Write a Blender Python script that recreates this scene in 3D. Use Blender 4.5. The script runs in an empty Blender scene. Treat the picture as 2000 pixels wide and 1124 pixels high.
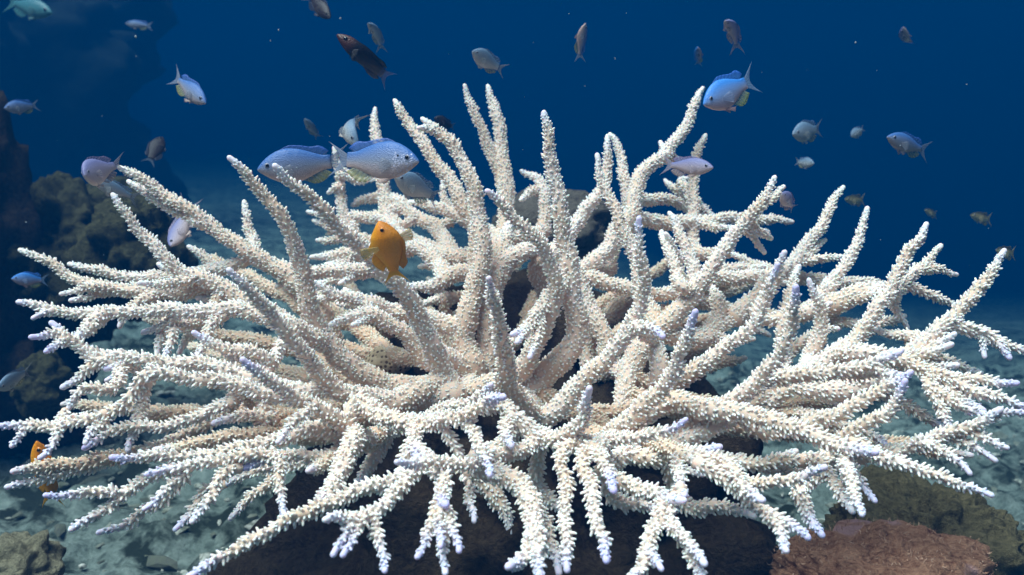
import bpy, math, random
import numpy as np
from mathutils import Vector, Matrix, noise as mnoise

rng = np.random.default_rng(7)
random.seed(7)
S = bpy.context.scene
COL = S.collection

# ------------------------------------------------------------------ camera
PITCH = math.radians(10.0)
CAM_H = 0.82
F_PX = 1000 / math.tan(math.radians(30.0))
cam_d = bpy.data.cameras.new("camera")
cam = bpy.data.objects.new("camera", cam_d)
COL.objects.link(cam)
cam.location = (0, 0, CAM_H)
cam.rotation_euler = (math.radians(90) - PITCH, 0, 0)
cam_d.sensor_width = 36.0
cam_d.lens = 18.0 / math.tan(math.radians(30.0))
cam_d.clip_start = 0.02
cam_d.clip_end = 500
cam_d.dof.use_dof = True
cam_d.dof.focus_distance = 1.06
cam_d.dof.aperture_fstop = 6.3
S.camera = cam

# ------------------------------------------------------------------ light, water colour, exposure
SUN_DIR = Vector((-0.30, -0.25, 0.92)).normalized()      # towards the sun
sun_el = math.asin(SUN_DIR.z)
sun_az = math.atan2(SUN_DIR.x, SUN_DIR.y)
w = bpy.data.worlds.new("World"); S.world = w
w.use_nodes = True
wn, wl = w.node_tree.nodes, w.node_tree.links
wn.clear()
wo = wn.new("ShaderNodeOutputWorld"); bg = wn.new("ShaderNodeBackground")
sky = wn.new("ShaderNodeTexSky"); sky.sky_type = 'NISHITA'; sky.sun_disc = False
sky.sun_elevation = sun_el; sky.sun_rotation = sun_az
mul = wn.new("ShaderNodeMix"); mul.data_type = 'RGBA'; mul.blend_type = 'MULTIPLY'
mul.inputs[0].default_value = 1.0
wl.new(sky.outputs[0], mul.inputs[6]); 
# light reaching down through the surface: bright cyan overhead, deep blue sideways
wtc = wn.new("ShaderNodeTexCoord"); wsep = wn.new("ShaderNodeSeparateXYZ"); wr = wn.new("ShaderNodeValToRGB")
wl.new(wtc.outputs["Generated"], wsep.inputs[0]); wl.new(wsep.outputs[2], wr.inputs[0])
we = wr.color_ramp.elements
we[0].position = 0.0; we[0].color = (0.0, 0.012, 0.045, 1)
we[1].position = 1.0; we[1].color = (1.0, 0.82, 0.53, 1)
for p_, c_ in ((0.25, (0.0, 0.03, 0.10, 1)), (0.55, (0.35, 0.50, 0.42, 1))):
    e_ = we.new(p_); e_.color = c_
wl.new(wr.outputs[0], mul.inputs[7])
wl.new(mul.outputs[2], bg.inputs[0]); bg.inputs[1].default_value = 0.11
wl.new(bg.outputs[0], wo.inputs[0])
sd = bpy.data.lights.new("sun", 'SUN'); so = bpy.data.objects.new("sun", sd); COL.objects.link(so)
sd.energy = 4.7; sd.angle = math.radians(40); sd.color = (1.0, 0.89, 0.86)
so.rotation_euler = SUN_DIR.to_track_quat('Z', 'Y').to_euler()
S.view_settings.view_transform = 'Standard'; S.view_settings.look = 'None'
S.view_settings.gamma = 1.0; S.view_settings.use_curve_mapping = False
S.view_settings.exposure = 1.62
S.cycles.use_denoising = True
S.cycles.max_bounces = 8; S.cycles.diffuse_bounces = 5; S.cycles.volume_bounces = 1
S.cycles.transparent_max_bounces = 12

# ------------------------------------------------------------------ picture <-> place
CF = np.array([0, math.cos(PITCH), -math.sin(PITCH)])
CU = np.array([0, math.sin(PITCH), math.cos(PITCH)])
CR = np.array([1.0, 0, 0])
CP = np.array([0, 0, CAM_H])
def P(x, y, d):
    return CP + d * (CF + CR * ((x - 1000) / F_PX) + CU * ((562 - y) / F_PX))

# ------------------------------------------------------------------ helpers
def tag(o, label=None, cat=None, group=None, kind=None):
    if label: o["label"] = label
    if cat: o["category"] = cat
    if group: o["group"] = group
    if kind: o["kind"] = kind
    return o
def empty(name, loc, label, cat, group=None):
    o = bpy.data.objects.new(name, None); COL.objects.link(o)
    o.empty_display_size = 0.02
    o.location = loc
    return tag(o, label, cat, group)
def mesh_obj(name, V, faces, mat, parent=None, attrs=None, smooth=True, colors=None):
    """faces: list of int arrays (n,k) of equal-sided polygons"""
    me = bpy.data.meshes.new(name)
    V = np.asarray(V, np.float32)
    me.vertices.add(len(V)); me.vertices.foreach_set("co", V.ravel())
    loops, starts, tot = [], [], 0
    for f in faces:
        f = np.asarray(f, np.int32)
        if not len(f): continue
        loops.append(f.ravel()); starts.append(tot + np.arange(len(f)) * f.shape[1]); tot += f.size
    loops = np.concatenate(loops); starts = np.concatenate(starts)
    me.loops.add(len(loops)); me.loops.foreach_set("vertex_index", loops)
    me.polygons.add(len(starts)); me.polygons.foreach_set("loop_start", starts.astype(np.int32))
    me.polygons.foreach_set("use_smooth", np.full(len(starts), smooth))
    me.update(calc_edges=True); me.validate()
    for k, v in (attrs or {}).items():
        a = me.attributes.new(k, 'FLOAT', 'POINT'); a.data.foreach_set("value", np.asarray(v, np.float32))
    if colors is not None:
        a = me.color_attributes.new("pigment", 'FLOAT_COLOR', 'POINT')
        c = np.ones((len(V), 4), np.float32); c[:, :3] = colors
        a.data.foreach_set("color", c.ravel())
    me.materials.append(mat)
    o = bpy.data.objects.new(name, me); COL.objects.link(o)
    if parent is not None: o.parent = parent
    return o

# ------------------------------------------------------------------ materials
def new_mat(name):
    m = bpy.data.materials.new(name); m.use_nodes = True
    nt = m.node_tree
    return m, nt, nt.nodes["Principled BSDF"]
def nd(nt, t, **kw):
    n = nt.nodes.new(t)
    for k, v in kw.items(): setattr(n, k, v)
    return n
def mixc(nt, fac, a, b, blend='MIX'):
    n = nd(nt, "ShaderNodeMix", data_type='RGBA', blend_type=blend)
    for i, s in ((0, fac), (6, a), (7, b)):
        if isinstance(s, (int, float)): n.inputs[i].default_value = s
        elif isinstance(s, tuple): n.inputs[i].default_value = s + (1,) if len(s) == 3 else s
        else: nt.links.new(s, n.inputs[i])
    return n.outputs[2]
def noise(nt, scale, detail=4, rough=0.55, coord=None):
    n = nd(nt, "ShaderNodeTexNoise"); n.inputs["Scale"].default_value = scale
    n.inputs["Detail"].default_value = detail; n.inputs["Roughness"].default_value = rough
    if coord is not None: nt.links.new(coord, n.inputs["Vector"])
    return n.outputs[0]
def ramp(nt, fac, stops):
    n = nd(nt, "ShaderNodeValToRGB"); e = n.color_ramp.elements
    while len(e) < len(stops): e.new(0.5)
    for q, (p, c) in zip(e, stops):
        q.position = p; q.color = c + (1,) if len(c) == 3 else c
    nt.links.new(fac, n.inputs[0]); return n.outputs[0]
def bump(nt, b, h, strength, dist):
    n = nd(nt, "ShaderNodeBump"); n.inputs["Strength"].default_value = strength
    n.inputs["Distance"].default_value = dist
    nt.links.new(h, n.inputs["Height"]); nt.links.new(n.outputs[0], b.inputs["Normal"])

def coral_material():
    m, nt, b = new_mat("bleached_coral")
    co = nd(nt, "ShaderNodeTexCoord").outputs["Object"]
    nub = nd(nt, "ShaderNodeAttribute", attribute_name="nub").outputs["Fac"]
    tip = nd(nt, "ShaderNodeAttribute", attribute_name="tip").outputs["Fac"]
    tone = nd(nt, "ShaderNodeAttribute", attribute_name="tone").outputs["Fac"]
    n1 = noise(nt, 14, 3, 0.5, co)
    stem_a = mixc(nt, tone, (0.86, 0.69, 0.61), (0.62, 0.38, 0.24))  # brown end of tone: older tissue plus warm shade put into the colour
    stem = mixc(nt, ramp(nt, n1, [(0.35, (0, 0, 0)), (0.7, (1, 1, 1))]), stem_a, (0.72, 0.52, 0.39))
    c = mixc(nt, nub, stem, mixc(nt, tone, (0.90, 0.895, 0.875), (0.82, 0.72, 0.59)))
    c = mixc(nt, tip, c, (0.58, 0.55, 0.86))
    nt.links.new(c, b.inputs["Base Color"])
    b.inputs["Roughness"].default_value = 0.9
    b.inputs["Subsurface Weight"].default_value = 0.45
    b.inputs["Subsurface Radius"].default_value = (1.0, 0.45, 0.25)
    b.inputs["Subsurface Scale"].default_value = 0.005
    b.inputs["Specular IOR Level"].default_value = 0.08
    bump(nt, b, noise(nt, 420, 2, 0.5, co), 0.25, 0.002)
    return m
M_CORAL = coral_material()

def rock_material(name, dark, mid, light, pink=None, scale=18, bstr=0.9):
    m, nt, b = new_mat(name)
    co = nd(nt, "ShaderNodeTexCoord").outputs["Object"]
    n1 = noise(nt, scale, 6, 0.65, co)
    c = ramp(nt, n1, [(0.34, dark), (0.52, mid), (0.68, light)])
    n2 = noise(nt, scale * 6, 5, 0.7, co)
    c = mixc(nt, ramp(nt, n2, [(0.35, (0, 0, 0)), (0.65, (1, 1, 1))]), c, mid, 'MIX')
    c = mixc(nt, 0.55, c, ramp(nt, n2, [(0.3, dark), (0.7, light)]))
    if pink:
        n3 = noise(nt, scale * 0.5, 3, 0.5, co)
        c = mixc(nt, ramp(nt, n3, [(0.60, (0, 0, 0)), (0.66, (1, 1, 1))]), c, pink)
    nt.links.new(c, b.inputs["Base Color"])
    b.inputs["Roughness"].default_value = 0.95
    b.inputs["Specular IOR Level"].default_value = 0.1
    bump(nt, b, n2, 1.0, 0.022)
    return m
M_DARKROCK = rock_material("algae_rock", (0.022, 0.013, 0.010), (0.065, 0.045, 0.030), (0.14, 0.105, 0.065))
M_OLIVE = rock_material("olive_rock", (0.03, 0.028, 0.012), (0.14, 0.12, 0.06), (0.36, 0.30, 0.16), scale=14)
M_OLIVE_DARK = rock_material("olive_boulder", (0.015, 0.016, 0.007), (0.065, 0.065, 0.032), (0.18, 0.165, 0.085), scale=14)
M_RED = rock_material("turf_rock", (0.10, 0.03, 0.018), (0.50, 0.23, 0.13), (0.80, 0.50, 0.33), pink=(0.60, 0.38, 0.38), scale=22)
M_GREY = rock_material("grey_rock", (0.07, 0.06, 0.05), (0.17, 0.15, 0.12), (0.33, 0.29, 0.24), scale=20)
M_PALE = rock_material("pale_rock", (0.13, 0.12, 0.07), (0.36, 0.33, 0.21), (0.62, 0.57, 0.40), scale=26)
M_FAR = rock_material("reef_rock", (0.012, 0.013, 0.012), (0.03, 0.035, 0.03), (0.05, 0.065, 0.055), scale=3)

def sand_material():
    m, nt, b = new_mat("rubble_sand")
    co = nd(nt, "ShaderNodeTexCoord").outputs["Object"]
    n1 = noise(nt, 3.0, 6, 0.65, co); n2 = noise(nt, 38, 8, 0.75, co)
    c = ramp(nt, n1, [(0.40, (0.06, 0.075, 0.05)), (0.48, (0.27, 0.34, 0.30)), (0.60, (0.50, 0.60, 0.54))])
    c = mixc(nt, 0.5, c, ramp(nt, n2, [(0.38, (0.03, 0.035, 0.025)), (0.47, (0.25, 0.31, 0.27)), (0.62, (0.58, 0.66, 0.60))]))
    n3 = noise(nt, 11, 4, 0.6, co)
    c = mixc(nt, ramp(nt, n3, [(0.40, (1, 1, 1)), (0.50, (0, 0, 0))]), c, (0.045, 0.06, 0.045))
    nt.links.new(c, b.inputs["Base Color"]); b.inputs["Roughness"].default_value = 1.0
    b.inputs["Specular IOR Level"].default_value = 0.05
    bump(nt, b, n2, 1.0, 0.03)
    return m
M_SAND = sand_material()

def fish_material(name, rough=0.42, scale=95, bstr=0.25):
    m, nt, b = new_mat(name)
    co = nd(nt, "ShaderNodeTexCoord").outputs["Object"]
    pc = nd(nt, "ShaderNodeVertexColor", layer_name="pigment").outputs[0]
    v = nd(nt, "ShaderNodeTexVoronoi"); v.inputs["Scale"].default_value = scale
    mp = nd(nt, "ShaderNodeMapping"); mp.inputs["Scale"].default_value = (1.0, 0.2, 1.5)
    nt.links.new(co, mp.inputs[0]); nt.links.new(mp.outputs[0], v.inputs["Vector"])
    sc = ramp(nt, v.outputs["Distance"], [(0.1, (1, 1, 1)), (0.75, (0.78, 0.80, 0.86))])
    c = mixc(nt, 1.0, pc, sc, 'MULTIPLY')
    nt.links.new(c, b.inputs["Base Color"]); b.inputs["Roughness"].default_value = rough
    b.inputs["Specular IOR Level"].default_value = 0.35
    bump(nt, b, v.outputs["Distance"], bstr, 0.001)
    return m
M_FISH = fish_material("fish_skin", scale=48, bstr=0.5)
def fin_material(name, alpha):
    m, nt, b = new_mat(name)
    pc = nd(nt, "ShaderNodeVertexColor", layer_name="pigment").outputs[0]
    ray = nd(nt, "ShaderNodeAttribute", attribute_name="ray").outputs["Fac"]
    c = mixc(nt, ray, pc, (0.8, 0.8, 0.8), 'MULTIPLY')
    nt.links.new(c, b.inputs["Base Color"]); b.inputs["Roughness"].default_value = 0.5
    mr = nd(nt, "ShaderNodeMapRange"); nt.links.new(ray, mr.inputs[0])
    mr.inputs[3].default_value = alpha; mr.inputs[4].default_value = min(1, alpha + 0.35)
    nt.links.new(mr.outputs[0], b.inputs["Alpha"])
    return m
M_FIN = fin_material("fin_membrane", 0.38)
M_FIN_SOLID = fin_material("fin_solid", 0.92)
M_FIN_CLEAR = fin_material("fin_clear", 0.14)
def flat_mat(name, c, rough):
    m, nt, b = new_mat(name); b.inputs["Base Color"].default_value = c + (1,)
    b.inputs["Roughness"].default_value = rough; return m
M_PUPIL = flat_mat("fish_pupil", (0.004, 0.004, 0.006), 0.12)
M_IRIS = flat_mat("fish_iris", (0.26, 0.27, 0.34), 0.25)
M_IRIS_O = flat_mat("fish_iris_orange", (0.75, 0.28, 0.05), 0.2)
M_SPECK = flat_mat("drifting_speck", (0.30, 0.34, 0.36), 0.9)

# ------------------------------------------------------------------ the place: seabed, far reef, rocks
def fbm(p, o=4, s=1.0):
    return mnoise.fractal(Vector(p) * s, 1.0, 2.0, o, noise_basis='PERLIN_ORIGINAL')
def ground(x, y):
    return 0.07 * fbm((x, y, 3.1), 2, 0.7) - 0.16 * min(1.0, max(0.0, (x / max(y, 1.0) + 0.12) / 0.42)) * max(0.0, y - 2.2)
def seabed():
    xs = np.concatenate([-np.geomspace(40, 3.2, 14), np.arange(-3.1, 3.11, 0.022), np.geomspace(3.2, 40, 14)])
    ys = np.concatenate([np.array([-3.0, -1.0, 0.2, 0.8]), np.arange(1.0, 4.4, 0.022), np.geomspace(4.5, 45, 22)])
    X, Y = np.meshgrid(xs, ys)
    Z = np.zeros_like(X)
    for i in range(X.shape[0]):
        for j in range(X.shape[1]):
            x, y = X[i, j], Y[i, j]
            z = ground(x, y)
            if abs(x) < 3.3 and 0.9 < y < 4.6:
                n = fbm((x, y * 0.75, 0), 3, 6.5)
                z += 0.035 * max(n, -0.3) + 0.042 * max(-.25, fbm((x, y * 0.7, 9), 3, 17))
            Z[i, j] = z
    n, m = X.shape
    V = np.stack([X, Y, Z], -1).reshape(-1, 3)
    idx = np.arange(n * m).reshape(n, m)
    F = np.stack([idx[:-1, :-1], idx[:-1, 1:], idx[1:, 1:], idx[1:, :-1]], -1).reshape(-1, 4)
    tag(mesh_obj("seabed", V, [F], M_SAND), "pale rubble and sand seabed fading into blue water", "seabed", kind="structure")
seabed()

def ico(sub):
    import bmesh
    bm = bmesh.new(); bmesh.ops.create_icosphere(bm, subdivisions=sub, radius=1)
    V = np.array([v.co[:] for v in bm.verts]); F = np.array([[v.index for v in f.verts] for f in bm.faces]); bm.free()
    return V, F
ICO = {k: ico(k) for k in (1, 2, 3, 5, 6)}
def boulder(name, c, r, mat, label, cat, seed, sub=5, lump=0.28, ls=1.6, fine=0.06, fs=7, group=None, blobs=None, pit=0.0):
    V, F = ICO[sub]
    out = np.empty_like(V); r = np.array(r)
    for i, v in enumerate(V):
        q = Vector(v)
        k = 1 + lump * fbm(q * 1.0 + Vector((seed, 0, 0)), 3, ls) + fine * fbm(q + Vector((0, seed, 0)), 4, fs)
        if blobs:   # rounded lobes
            d, _ = mnoise.voronoi(q * blobs[0] + Vector((seed, seed, 0)))
            k += blobs[1] * (0.5 - min(d[0], 0.9) ** 1.5)
        if pit:
            k -= pit * max(0, fbm(q + Vector((0, 0, seed)), 3, 4.2))
        out[i] = v * k
    o = mesh_obj(name, out * r, [F], mat)
    o.location = c
    return tag(o, label, cat, group)

boulder("reef_mound", P(1010, 1140, 1.36), (0.38, 0.30, 0.32), M_DARKROCK,
        "dark algae covered rock mound the white coral grows on", "rock", 3, sub=6, lump=0.30, fine=0.10, pit=0.12)
boulder("dark_rock", P(1000, 830, 1.66), (0.34, 0.24, 0.25), M_DARKROCK,
        "dark rock hump seen in the gaps at the middle of the coral", "rock", 5, sub=6, lump=0.25, fine=0.10, blobs=(2.2, 0.2))
boulder("boulder", P(130, 500, 2.35), (0.22, 0.24, 0.19), M_OLIVE_DARK,
        "large olive brown lumpy boulder behind the left coral tips", "rock", 11, sub=6, lump=0.32, blobs=(2.2, 0.35), fine=0.10)
boulder("boulder", P(260, 500, 2.15), (0.11, 0.12, 0.13), M_OLIVE_DARK,
        "small knobbly olive boulder leaning on the large boulder's right side", "rock", 23, lump=0.35, blobs=(2.5, 0.35), fine=0.1)
boulder("rock_ledge", P(-70, 740, 2.3), (0.28, 0.30, 0.30), M_DARKROCK,
        "dark shaded rock ledge below the olive boulder at the left edge", "rock", 31, sub=6, lump=0.4, fine=0.12)
boulder("rock_ledge", P(-60, 520, 2.1), (0.11, 0.2, 0.42), M_DARKROCK,
        "near black upright rock cut off by the left edge of the view", "rock", 37, lump=0.35, fine=0.12)
boulder("rock", P(82, 752, 1.98), (0.06, 0.06, 0.065), M_OLIVE_DARK,
        "dull green rock low in the shade behind the pale fish at the left edge", "rock", 41, lump=0.35, blobs=(2.2, 0.3))
boulder("rock", P(25, 1120, 1.22), (0.055, 0.06, 0.05), M_PALE,
        "small pale yellowish rock on the sand in the lower left corner", "rock", 43, lump=0.35, blobs=(2.0, 0.3))
boulder("rock", P(1085, 440, 2.05), (0.13, 0.12, 0.075), M_GREY,
        "grey brown rock seen through the branches at the back of the coral", "rock", 47, lump=0.3, blobs=(2.0, 0.2))
boulder("rock", P(1800, 1085, 1.30), (0.135, 0.13, 0.10), M_OLIVE,
        "olive brown rock on the sand beneath the right coral branches", "rock", 53, sub=6, lump=0.34, fine=0.12, blobs=(2.4, 0.25), pit=0.1)
near = boulder("turf_rock", P(1720, 1165, 1.02), (0.125, 0.10, 0.066), M_RED,
        "reddish brown rock with hairy turf in the lower right foreground", "rock", 59, sub=6, lump=0.28, fine=0.09, fs=6, blobs=(2.0, 0.32), pit=0.05)
boulder("reef_wall", P(-190, 170, 7.2), (1.95, 1.0, 1.45), M_FAR,
        "dim far reef wall rising in the blue at upper left", "reef", 61, sub=6, lump=0.35, fine=0.12, blobs=(3, 0.18))
def spotted_lump():
    m, nt, b = new_mat("spotted_shell")
    co = nd(nt, "ShaderNodeTexCoord").outputs["Object"]
    v = nd(nt, "ShaderNodeTexVoronoi"); v.inputs["Scale"].default_value = 150
    v.inputs["Randomness"].default_value = 0.35
    nt.links.new(co, v.inputs["Vector"])
    c = ramp(nt, v.outputs["Distance"], [(0.28, (0.10, 0.06, 0.03)), (0.42, (0.50, 0.40, 0.26))])
    nt.links.new(c, b.inputs["Base Color"]); b.inputs["Roughness"].default_value = 0.7
    bump(nt, b, v.outputs["Distance"], 0.5, 0.002)
    boulder("round_coral", P(758, 708, 1.33), (0.036, 0.032, 0.026), m,
            "small round tan coral with brown dots in the dark gap among white branches", "coral", 71, sub=5, lump=0.08, fine=0.0)
spotted_lump()

def turf(o, n, name, col_a, col_b, lmin, lmax, up_only=True):
    """hairs of turf algae standing on a rock, one mesh, uncountable"""
    me = o.data
    co = np.empty(len(me.vertices) * 3, np.float32); me.vertices.foreach_get("co", co); co = co.reshape(-1, 3)
    no = np.empty(len(me.vertices) * 3, np.float32); me.vertices.foreach_get("normal", no); no = no.reshape(-1, 3)
    ok = np.where(no[:, 2] > -0.1)[0]
    idx = rng.choice(ok, n)
    p = co[idx] + rng.normal(0, 0.0015, (n, 3))
    d = no[idx] + rng.normal(0, 0.45, (n, 3)) + np.array([0.3, 0, 0.2]); d /= np.linalg.norm(d, axis=1)[:, None]
    L = rng.uniform(lmin, lmax, n)[:, None]
    s = np.cross(d, rng.normal(0, 1, (n, 3))); s /= np.linalg.norm(s, axis=1)[:, None]
    s *= 0.00045
    mid = p + d * L * 0.55; d2 = d + rng.normal(0, 0.35, (n, 3)); tipp = mid + d2 * L * 0.5
    V = np.stack([p - s, p + s, mid + s * .8, mid - s * .8, tipp], 1).reshape(-1, 3)
    b = np.arange(n)[:, None] * 5
    m, nt, bs = new_mat(name + "_tint")
    oi = nd(nt, "ShaderNodeAttribute", attribute_name="nub").outputs["Fac"]
    nt.links.new(mixc(nt, oi, col_a, col_b), bs.inputs["Base Color"]); bs.inputs["Roughness"].default_value = 0.9
    q = mesh_obj(name, V, [b + np.array([0, 1, 2, 3]), b + np.array([3, 2, 4])], m, o, {"nub": np.repeat(rng.random(n), 5)})
    q["kind"] = "stuff"
turf(near, 2600, "algae_turf", (0.30, 0.14, 0.08), (0.62, 0.42, 0.30), 0.002, 0.006)

def rubble():
    m, nt, b = new_mat("rubble_pieces")
    co = nd(nt, "ShaderNodeTexCoord").outputs["Object"]
    at = nd(nt, "ShaderNodeAttribute", attribute_name="nub").outputs["Fac"]
    c = ramp(nt, at, [(0.0, (0.05, 0.055, 0.045)), (0.35, (0.20, 0.21, 0.17)), (0.8, (0.48, 0.48, 0.42)), (1.0, (0.62, 0.60, 0.55))])
    c = mixc(nt, ramp(nt, noise(nt, 90, 4, 0.6, co), [(0.4, (0, 0, 0)), (0.65, (1, 1, 1))]), c, (0.12, 0.13, 0.09))
    nt.links.new(c, b.inputs["Base Color"]); b.inputs["Roughness"].default_value = 0.95
    tone = []
    Vs, Fs, k = [], [], 0
    v0, f0 = ICO[1]
    for i in range(3600):
        x = rng.uniform(-2.2, 2.2); y = rng.uniform(1.25, 3.6)
        s = 0.004 + 0.016 * rng.random() ** 2 * rng.uniform(0.5, 1.2)
        a = rng.uniform(0, 6.28); e = np.array([rng.uniform(.8, 3.0), rng.uniform(.6, 1), rng.uniform(.35, .7)]) * s
        v = v0 * (1 + 0.25 * rng.normal(0, 1, (len(v0), 1))) * e
        R = np.array([[math.cos(a), -math.sin(a), 0], [math.sin(a), math.cos(a), 0], [0, 0, 1]])
        z = ground(x, y) + 0.035 * max(fbm((x, y * 0.75, 0), 4, 6.5), -.3)
        Vs.append(v @ R.T + np.array([x, y, z + s * 0.15])); Fs.append(f0 + k); k += len(v); tone.append(np.full(len(v), rng.random()))
    tag(mesh_obj("coral_rubble", np.concatenate(Vs), [np.concatenate(Fs)], m, None, {"nub": np.concatenate(tone)}, smooth=False),
        "broken coral rubble strewn over the sandy seabed", "rubble", kind="stuff")
rubble()

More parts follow.
